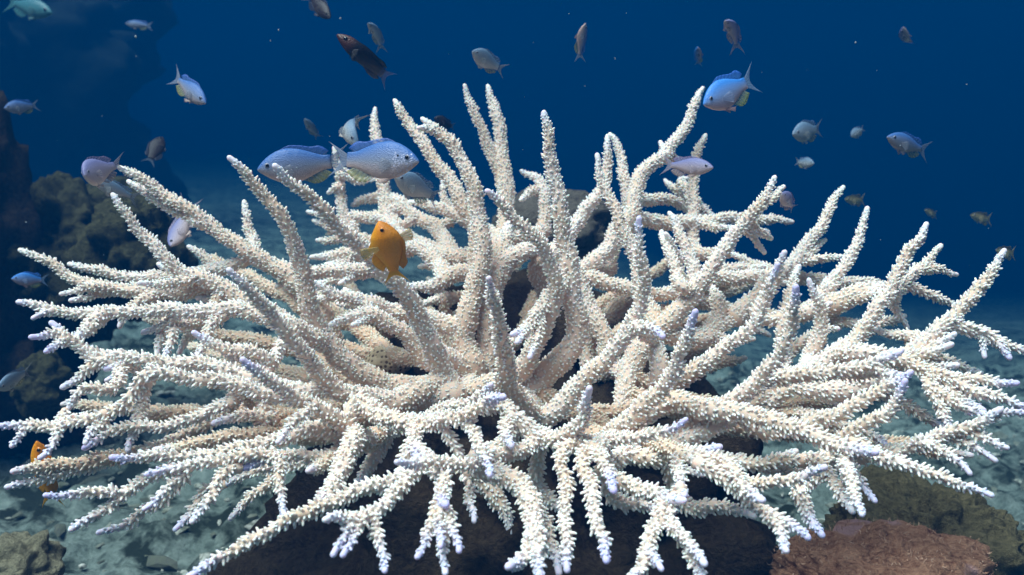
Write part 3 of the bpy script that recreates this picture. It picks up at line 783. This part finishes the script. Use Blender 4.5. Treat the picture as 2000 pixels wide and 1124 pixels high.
# ------------------------------------------------------------------ fish
def prof(xs, ys, t): return np.interp(t, xs, ys)
SHAPES = {
    # t, upper edge, lower edge, half width
    "damsel": ([0, .03, .08, .16, .28, .42, .58, .74, .88, 1.0],
               [.012, .055, .105, .165, .225, .25, .225, .165, .108, .098],
               [.012, .045, .085, .145, .205, .235, .22, .155, .100, .092],
               [.010, .03, .052, .078, .098, .102, .088, .058, .028, .016]),
    "slim": ([0, .03, .08, .16, .28, .42, .58, .74, .88, 1.0],
             [.012, .045, .08, .125, .165, .18, .165, .12, .075, .060],
             [.012, .04, .075, .12, .16, .175, .16, .11, .065, .055],
             [.010, .03, .050, .07, .085, .09, .08, .055, .03, .018]),
    "wrasse": ([0, .04, .1, .18, .3, .45, .6, .78, .9, 1.0],
               [.012, .045, .08, .11, .125, .13, .125, .105, .085, .075],
               [.012, .04, .07, .10, .13, .14, .135, .11, .085, .075],
               [.010, .03, .05, .065, .075, .078, .07, .05, .03, .02]),
    "deep": ([0, .03, .08, .16, .28, .42, .58, .74, .88, 1.0],
             [.015, .06, .12, .20, .29, .32, .29, .22, .14, .10],
             [.015, .05, .10, .16, .25, .29, .28, .20, .13, .10],
             [.012, .06, .11, .16, .20, .20, .17, .11, .05, .02]),
    "round": ([0, .03, .08, .16, .28, .42, .58, .74, .88, 1.0],
              [.02, .08, .15, .22, .28, .30, .28, .20, .11, .085],
              [.02, .07, .13, .20, .27, .29, .26, .18, .10, .08],
              [.012, .04, .07, .10, .13, .135, .115, .075, .036, .02]),
}
def fin_sheet(name, grid, col_fn, mat, parent, thick=0.004, rays=14):
    """grid (u,v,3): a thin closed fin with raised rays"""
    U, Vn, _ = grid.shape
    fade = 1 - np.linspace(0, 1, Vn) * 0.8
    off = np.zeros_like(grid)
    du = np.gradient(grid, axis=0); dv = np.gradient(grid, axis=1)
    n = np.cross(du, dv); n /= np.linalg.norm(n, axis=2)[:, :, None] + 1e-9
    off = n * (thick * fade)[None, :, None]
    A = grid + off; B = grid - off
    V = np.vstack([A.reshape(-1, 3), B.reshape(-1, 3)])
    idx = np.arange(U * Vn).reshape(U, Vn); k = U * Vn
    qa = np.stack([idx[:-1, :-1], idx[:-1, 1:], idx[1:, 1:], idx[1:, :-1]], -1).reshape(-1, 4)
    qb = qa[:, ::-1] + k
    edge = np.concatenate([idx[0, :], idx[1:, -1], idx[-1, -2::-1], idx[-2:0:-1, 0]])
    e2 = np.roll(edge, -1)
    qe = np.stack([edge, edge + k, e2 + k, e2], -1)
    col = np.array([[col_fn(i / (U - 1), j / (Vn - 1)) for j in range(Vn)] for i in range(U)]).reshape(-1, 3)
    ray = np.repeat((np.arange(U) % 2 == 0).astype(float)[:, None], Vn, 1).ravel()
    return mesh_obj(name, V, [qa, qb, qe], mat, parent, {"ray": np.concatenate([ray, ray])}, colors=np.vstack([col, col]))

PAL = {
    # back, flank, belly, dorsal edge, anal, tail
    "pale": ((.07, .19, .50), (.34, .37, .46), (.72, .52, .45), (.03, .16, .70), (.42, .40, .10), (.30, .36, .50)),
    "blue": ((.06, .30, .85), (.34, .45, .72), (.70, .45, .42), (.02, .18, .85), (.45, .50, .08), (.25, .40, .62)),
    "lav":  ((.24, .25, .48), (.54, .45, .52), (.72, .55, .49), (.22, .16, .30), (.45, .34, .30), (.36, .34, .44)),
    "grey": ((.20, .31, .44), (.50, .53, .54), (.66, .61, .55), (.10, .20, .45), (.40, .36, .14), (.26, .30, .36)),
    "dark": ((.020, .016, .018), (.032, .020, .020), (.05, .03, .025), (.015, .02, .05), (.02, .02, .03), (.10, .14, .20)),
    "teal": ((.05, .20, .24), (.10, .27, .28), (.15, .30, .29), (.03, .25, .30), (.10, .30, .30), (.10, .30, .32)),
    "yellow": ((.62, .24, .012), (.88, .30, .003), (.93, .42, .006), (.35, .12, .01), (.80, .34, .01), (.80, .38, .01)),
    "minnow": ((.05, .05, .03), (.45, .38, .20), (.55, .48, .36), (.10, .10, .06), (.3, .25, .1), (.35, .30, .15)),
    "wrasse": ((.007, .004, .005), (.008, .004, .006), (.005, .005, .012), (.01, .004, .004), (.01, .015, .05), (.03, .12, .42)),
}
def up3(u):   # picture direction (right, up, away) to world
    return CR * u[0] + CU * u[1] + CF * u[2]
def fish(head, tail, shape, pal, label, up=(0, 1, 0), bend=0.0, name="damselfish", group=None, spot=False,
         fin=1.0, fins=None, solid=False, opened=0.3, redhead=False, pec=1.0, ppos=.33, pdir=None, cat="fish"):
    H = P(*head); Tl = P(*tail)
    fwd = H - Tl; tot = np.linalg.norm(fwd); fwd /= tot
    L = tot / 1.27                         # snout to tail base
    u = up3(up); u = u - fwd * u.dot(fwd); u /= np.linalg.norm(u)
    lat = np.cross(u, fwd)                 # fish's left
    mid = (H + Tl) / 2
    root = empty(name, (0, 0, 0), label, cat, group)
    R = Matrix(((fwd[0], lat[0], u[0], mid[0]), (fwd[1], lat[1], u[1], mid[1]), (fwd[2], lat[2], u[2], mid[2]), (0, 0, 0, 1)))
    root.matrix_world = R @ Matrix.Diagonal((L, L, L, 1))
    T, UP, LO, W = SHAPES[shape]
    back, flank, belly, dedge, anal, tailc = [np.array(c) * (0.85 if pal in ("pale", "grey", "lav", "blue") else 1.0) for c in PAL[pal]]
    X0 = 0.635                             # snout position along the fish
    def bent(v):
        v = np.array(v, float); s = (X0 - v[..., 0])
        v[..., 1] = v[..., 1] + bend * (s - 0.45) ** 2 * 1.6 * np.sign(1)
        v[..., 0] = v[..., 0] + 0.35 * abs(bend) * np.where(s > .45, (s - 0.45) ** 2, -(s - .45) ** 2)
        return v
    ns, na = (110, 96) if spot else (34, 24)
    ts = np.linspace(0, 1, ns) ** 1.15
    def smooth(y):
        q = prof(T, y, np.linspace(0, 1, 200)); kk = np.ones(15) / 15
        q2 = np.convolve(np.pad(q, 7, mode='edge'), kk, mode='valid')
        w_ = np.clip(np.linspace(0, 1, 200) / 0.08, 0, 1); q2 = q * (1 - w_) + q2 * w_
        return np.interp(ts, np.linspace(0, 1, 200), q2)
    U_, L_, W_ = smooth(UP), smooth(LO), smooth(W)
    a = np.arange(na) / na * 2 * np.pi
    V, C = [], []
    for i, t in enumerate(ts):
        ca, sa = np.cos(a), np.sin(a)
        z = np.where(sa >= 0, sa * U_[i], sa * L_[i])
        y = np.sign(ca) * np.abs(ca) ** 1.15 * W_[i]
        V.append(np.stack([np.full(na, X0 - t), y, z], 1))
        h = np.where(sa >= 0, sa, sa)
        f = np.clip((h + 0.15) / 0.85, 0, 1)[:, None]; g = np.clip((-h - 0.1) / 0.8, 0, 1)[:, None]
        c = flank * (1 - f) * (1 - g) + back * f + belly * g
        if redhead:
            kh = np.clip((0.34 - t) / 0.14, 0, 1); c = c * (1 - kh) + np.array([.060, .016, .010]) * kh
            if t > .9: c = c * .4 + np.array([.01, .03, .12]) * .6
        if pal == "yellow":
            hk = np.clip((0.5 - t) / 0.5, 0, 1); c = c * np.array([1, 1 - .15 * hk, 1])
        C.append(c)
    V = np.vstack(V); C = np.vstack(C)
    if spot:   # rows of pale dots on the cheek are pigment
        for _ in range(95):
            p = np.array([X0 - rng.uniform(.07, .31), 0, rng.uniform(-.19, .10)])
            dd = np.hypot(V[:, 0] - p[0], V[:, 2] - p[2])
            C[dd < 0.0062] = (.62, .62, .80)
    nose = len(V); V = np.vstack([V, [[X0 + .006, 0, 0], [X0 - 1.0, 0, 0]]]); C = np.vstack([C, C[:1], C[-1:]])
    idx = np.arange(ns * na).reshape(ns, na)
    Q = np.stack([idx[:-1], idx[1:], np.roll(idx[1:], -1, 1), np.roll(idx[:-1], -1, 1)], -1).reshape(-1, 4)
    T1 = np.stack([idx[0], np.roll(idx[0], -1), np.full(na, nose)], -1)
    T2 = np.stack([np.roll(idx[-1], -1), idx[-1], np.full(na, nose + 1)], -1)
    mesh_obj("body", bent(V), [Q, T1, T2], M_FISH, root, colors=C)
    fm = M_FIN_SOLID if solid else M_FIN
    # dorsal
    n = 19
    tt = np.linspace(.27, .90, n); ub = np.interp(tt, ts, U_) - .012
    hh = fin * (0.050 * np.sin(np.clip((tt - .25) / .2, 0, 1) * 1.57) + 0.055 * np.exp(-((tt - .80) / .09) ** 2)) * np.clip((.95 - tt) / .06, .2, 1)
    g = np.array([[[X0 - t - k * (.03 + .10 * (t - .27)), 0, z + k * h] for k in np.linspace(0, 1, 5)] for t, z, h in zip(tt, ub, hh)])
    mesh_obj_d = fin_sheet("dorsal_fin", bent(g), lambda i, j: back * (1 - j ** 2) * .9 + dedge * j ** 2 + flank * .1, fm, root)
    # anal
    tt = np.linspace(.58, .90, 11); lb = np.interp(tt, ts, L_) - .012
    hh = fin * (0.10 * np.sin((tt - .56) / .36 * 3.0) ** .7 + .02)
    g = np.array([[[X0 - t - k * .10, 0, -z - k * h] for k in np.linspace(0, 1, 5)] for t, z, h in zip(tt, lb, hh)])
    fin_sheet("anal_fin", bent(g), lambda i, j: flank * (1 - j) * .6 + anal * (.4 + .6 * j), fm, root)
    # tail
    n = 17; g = []
    for i, q in enumerate(np.linspace(-1, 1, n)):
        ln = 0.13 + 0.19 * abs(q) ** 1.6
        g.append([[X0 - .97 - k * ln, 0, q * (.055 + k * (.05 + .13 * fin))] for k in np.linspace(0, 1, 6)])
    fin_sheet("tail_fin", bent(np.array(g)), lambda i, j: flank * (1 - j) * .5 + tailc * (.5 + .5 * j), fm, root)
    # pectorals and pelvics
    wx = np.interp(ppos, ts, W_)
    for s in (1, -1):
        g = []
        for q in np.linspace(-1, 1, 9):
            ln = (0.20 - .05 * q * q) * fin * pec
            g.append([[X0 - ppos - k * ln * (1 - opened), s * (wx * .92 + k * ln * opened), -.05 + q * (.022 + k * .07) - .02 * k] for k in np.linspace(0, 1, 5)])
        if pdir:
            b_, f_ = np.array([X0 - ppos, s * wx * .9, pdir[s][3]]), np.array(pdir[s][:3]); f_ = f_ / np.linalg.norm(f_)
            a_ = np.cross(f_, [0, 1, 0]); a_ /= np.linalg.norm(a_)
            g = [[b_ + f_ * k * (pec - .08 * q * q) * .5 + a_ * q * (.03 + .09 * k) for k in np.linspace(0, 1, 5)] for q in np.linspace(-1, 1, 9)]
        pcol = (lambda i, j: flank * .9 + .03) if pal != "yellow" else (lambda i, j: np.array([.75, .52, .16]) * (1 - .2 * j))
        fin_sheet("pectoral_fin", bent(np.array(g)), pcol, M_FIN if pal == "yellow" else M_FIN_CLEAR, root, thick=.003)
        g = []
        for q in np.linspace(0, 1, 7):
            lz = np.interp(.36, ts, L_)
            g.append([[X0 - .36 - .05 * q - k * .13 * fin, s * (.025 + k * .03), -lz + .012 - k * (.085 - .05 * q) * fin] for k in np.linspace(0, 1, 4)])
        fin_sheet("pelvic_fin", bent(np.array(g)), lambda i, j: belly, fm, root, thick=.003)
        # eye
        er = 1.4 if pal == 'yellow' else 1.0; te = .135; ze = np.interp(te, ts, U_) * .28; we = np.interp(te, ts, W_) * .90
        v0, f0 = ICO[2]
        def ball(nm, r, flat, push, mat, par):
            v = v0 * np.array([r, r * flat, r]) * er + np.array([X0 - te, s * (we + push * er), ze])
            return mesh_obj(nm, bent(v), [f0], mat, par)
        e = ball("eye", .035, .38, 0.0, M_IRIS_O if pal == "yellow" else (M_PUPIL if pal in ("dark", "wrasse") else M_IRIS), root)
        ball("pupil", .025, .5, .0105, M_PUPIL, e)
    if spot:   # the dark ear spot
        v = ICO[2][0] * np.array([.016, .004, .018]) + np.array([X0 - .25, 0, .055])
        for s in (1, -1):
            wv = np.interp(.25, ts, W_) * np.sqrt(1 - (.055 / .2) ** 2)
            mesh_obj("ear_spot", bent(v + np.array([0, s * wv * .985, 0])), [ICO[2][1]], M_PUPIL, root)
    return root

G1 = "pale damselfish swimming around the coral"
G2 = "small distant fish in the blue water"
fish((818, 316, 1.06), (642, 312, 1.10), "damsel", "pale", "large blue backed damselfish facing right with pale dots on its cheek", group=G1, spot=True)
fish((503, 332, 1.10), (684, 312, 1.13), "damsel", "pale", "blue grey damselfish facing left, tail touching the tail of the dotted one", group=G1, up=(.08, 1, -.1))
fish((770, 345, 1.24), (860, 390, 1.30), "damsel", "grey", "plain grey damselfish half hidden below the dotted one, tail down to the right", group=G1, up=(.5, 1, 0), fin=1.1)
fish((1374, 205, 1.18), (1478, 152, 1.23), "damsel", "blue", "bright blue damselfish nipping at the tip of the tallest right branch", group=G1, up=(-.25, 1, -.1), spot=False, fin=1.25)
fish((1393, 328, 1.30), (1290, 322, 1.36), "slim", "lav", "pinkish lavender fish facing right in front of a right rear branch", group=G1, name="cardinalfish")
fish((156, 346, 1.035), (230, 322, 1.10), "round", "lav", "lavender fish turned to show both eyes at the tip of the upper left branch", group=G1, up=(-.25, 1, -.12), bend=0.3)
fish((180, 352, 1.35), (275, 392, 1.40), "slim", "grey", "dim greyish fish passing under the two eyed lavender fish", group=G1, up=(.3, 1, 0))
fish((333, 488, 1.38), (378, 396, 1.44), "slim", "lav", "lavender grey fish pointing down behind the upper left branches", group=G1, up=(-.9, -.2, -.4), bend=.25)
fish((22, 545, 1.42), (96, 548, 1.46), "damsel", "blue", "small blue damselfish with forked tail at the left edge over the dark rock", group=G1, fin=1.2)
fish((-6, 760, 1.12), (62, 722, 1.18), "damsel", "grey", "grey damselfish with a yellowish rear cut off by the left edge low down", group=G1, up=(.25, 1, 0))
fish((741, 432, 0.955), (776, 554, 0.985), "deep", "yellow", "bright orange yellow damselfish nose up before the pink branch", group=None, up=(.88, .36, -.30), solid=True, fin=1.3, pec=.72, ppos=.46,
     pdir={1: (-.12, .35, -.9, -.08), -1: (.05, -.35, .9, .12)})
fish((72, 862, 1.0), (104, 990, 1.03), "slim", "yellow", "orange fish half hidden behind the lowest left branches", up=(.9, .2, 0), solid=True, fin=.7)
fish((658, 66, 1.25), (782, 170, 1.30), "wrasse", "wrasse", "dark wrasse with a reddish head and blue tail curving down above the coral", up=(.6, .8, 0), bend=-.35, name="wrasse", redhead=True, solid=True, fin=.55)
fish((920, 100, 1.45), (985, 140, 1.50), "damsel", "grey", "pale grey damselfish facing up left above the tall centre branches", group=G1, up=(.35, 1, -.2), bend=.15)
fish((1142, 44, 1.44), (1126, 122, 1.47), "slim", "pale", "pinkish damselfish standing nose up at the top of the picture right of centre", group=G1, up=(.85, .1, .45), bend=.2)
fish((1418, 32, 1.5), (1446, 88, 1.56), "slim", "lav", "thin pinkish fish curving down in the upper right of the water", group=G2, up=(.3, .3, -1), bend=.4)
fish((1363, 92, 1.9), (1364, 130, 1.95), "slim", "blue", "tiny bluish fish hanging nose up above the blue damselfish", group=G2, up=(-.6, 0, .8))
fish((1763, 56, 1.8), (1772, 96, 1.86), "slim", "lav", "small pinkish fish hanging nose up near the top right", group=G2, up=(-.6, .2, .8), bend=.2)
fish((1548, 263, 1.6), (1606, 251, 1.66), "damsel", "grey", "small silvery damselfish facing left right of the blue damselfish", group=G2, up=(0, 1, -.1))
fish((1662, 266, 2.0), (1688, 250, 2.02), "round", "grey", "tiny greyish fish turning away between two silvery ones on the right", group=G2)
fish((1733, 268, 1.45), (1816, 298, 1.5), "slim", "pale", "blue backed fish facing left, the rightmost one over the right branches", group=G2, up=(.2, 1, -.1))
fish((1590, 320, 1.9), (1552, 316, 1.95), "damsel", "grey", "faint small grey fish facing right above the right branches", group=G2)
fish((1526, 378, 1.28), (1552, 410, 1.31), "round", "lav", "small pinkish fish facing the viewer beside a lavender right branch tip", group=G1, up=(0.2, 1, -.4), fin=1.2)
fish((1650, 390, 1.8), (1690, 391, 1.85), "wrasse", "minnow", "tiny striped slender fish facing left between two right branch tips", group="tiny slender fish on the right", name="minnow")
fish((1896, 421, 1.8), (1938, 430, 1.85), "wrasse", "minnow", "tiny slender fish with a reddish head in open water above the far right branch", group="tiny slender fish on the right", name="minnow")
fish((1806, 411, 2.3), (1830, 421, 2.35), "wrasse", "minnow", "faintest slender fish above the tip of a right branch", group="tiny slender fish on the right", name="minnow")
fish((1946, 490, 1.5), (1984, 496, 1.55), "wrasse", "minnow", "tiny brown fish passing behind the tip of the far right branch", group="tiny slender fish on the right", name="minnow")
fish((402, 202, 1.45), (335, 146, 1.5), "slim", "pale", "pale fish with a blue back heading down right in open water at upper left", group=G2, up=(.5, .8, -.2))
fish((318, 268, 1.9), (288, 322, 1.85), "damsel", "dark", "dark brown rounded fish in the blue above the olive boulder", group=G2, up=(-.8, .3, -.4))
fish((8, 212, 1.75), (78, 206, 1.8), "damsel", "pale", "dim blue fish facing left near the left edge above the boulder", group=G2)
fish((102, 26, 2.6), (8, 2, 2.66), "slim", "teal", "green teal fish heading right in the upper left corner", group=G2, up=(-.2, 1, 0))
fish((245, 46, 3.2), (300, 52, 3.2), "slim", "pale", "very faint blue fish near the top left", group=G2)
fish((595, 232, 1.8), (624, 272, 1.84), "slim", "grey", "small grey fish with a whitish head nose up left of a rear branch", group=G2, up=(.7, .5, -.3))
fish((686, 280, 1.35), (672, 208, 1.42), "slim", "grey", "thin curved grey fish seen from above over the tails of the two big damselfish", group=G1, up=(.9, .1, -1.0), bend=.5)
fish((645, 36, 1.7), (598, -14, 1.75), "slim", "dark", "dim dark fish cut off by the top edge left of centre", group=G2, up=(.6, .7, -.3))
fish((720, 40, 1.6), (752, 94, 1.66), "slim", "grey", "thin yellowish grey fish right of the dark wrasse", group=G2, up=(.6, .3, -.8), bend=.3)
fish((848, 232, 1.9), (890, 250, 1.95), "damsel", "dark", "dark fish hidden behind the curled tip of a tall left branch", group=G2)

# ------------------------------------------------------------------ drifting specks and the water itself
def specks():
    v0, f0 = ICO[1]; Vs, Fs, k = [], [], 0
    for _ in range(90):
        d = rng.uniform(0.7, 2.6)
        c = P(rng.uniform(0, 2000), rng.uniform(0, 760), d)
        s = rng.uniform(0.0004, 0.0012)
        Vs.append(v0 * s * rng.uniform(.5, 1.4, 3) + c); Fs.append(f0 + k); k += len(v0)
    tag(mesh_obj("drifting_specks", np.vstack(Vs), [np.vstack(Fs)], M_SPECK),
        "tiny pale specks drifting in the blue water", "specks", kind="stuff")
specks()

def water():
    m = bpy.data.materials.new("sea_water"); m.use_nodes = True
    nt = m.node_tree; nt.nodes.clear()
    out = nd(nt, "ShaderNodeOutputMaterial"); v = nd(nt, "ShaderNodeVolumePrincipled")
    v.inputs["Color"].default_value = (0.0, 0.037, 0.122, 1)
    v.inputs["Absorption Color"].default_value = (0, 0.05, 0.08, 1)
    v.inputs["Density"].default_value = 0.27
    v.inputs["Anisotropy"].default_value = 0.0
    nt.links.new(v.outputs[0], out.inputs["Volume"])
    x0, x1, y0, y1, z0, z1 = -42, 42, -5, 47, -9.5, 3.4
    V = np.array([[x, y, z] for z in (z0, z1) for y in (y0, y1) for x in (x0, x1)], float)
    F = np.array([[0, 2, 3, 1], [4, 5, 7, 6], [0, 1, 5, 4], [2, 6, 7, 3], [0, 4, 6, 2], [1, 3, 7, 5]])
    tag(mesh_obj("haze", V, [F], m, smooth=False), "clear blue sea water thickening with distance", "water", kind="stuff")
water()
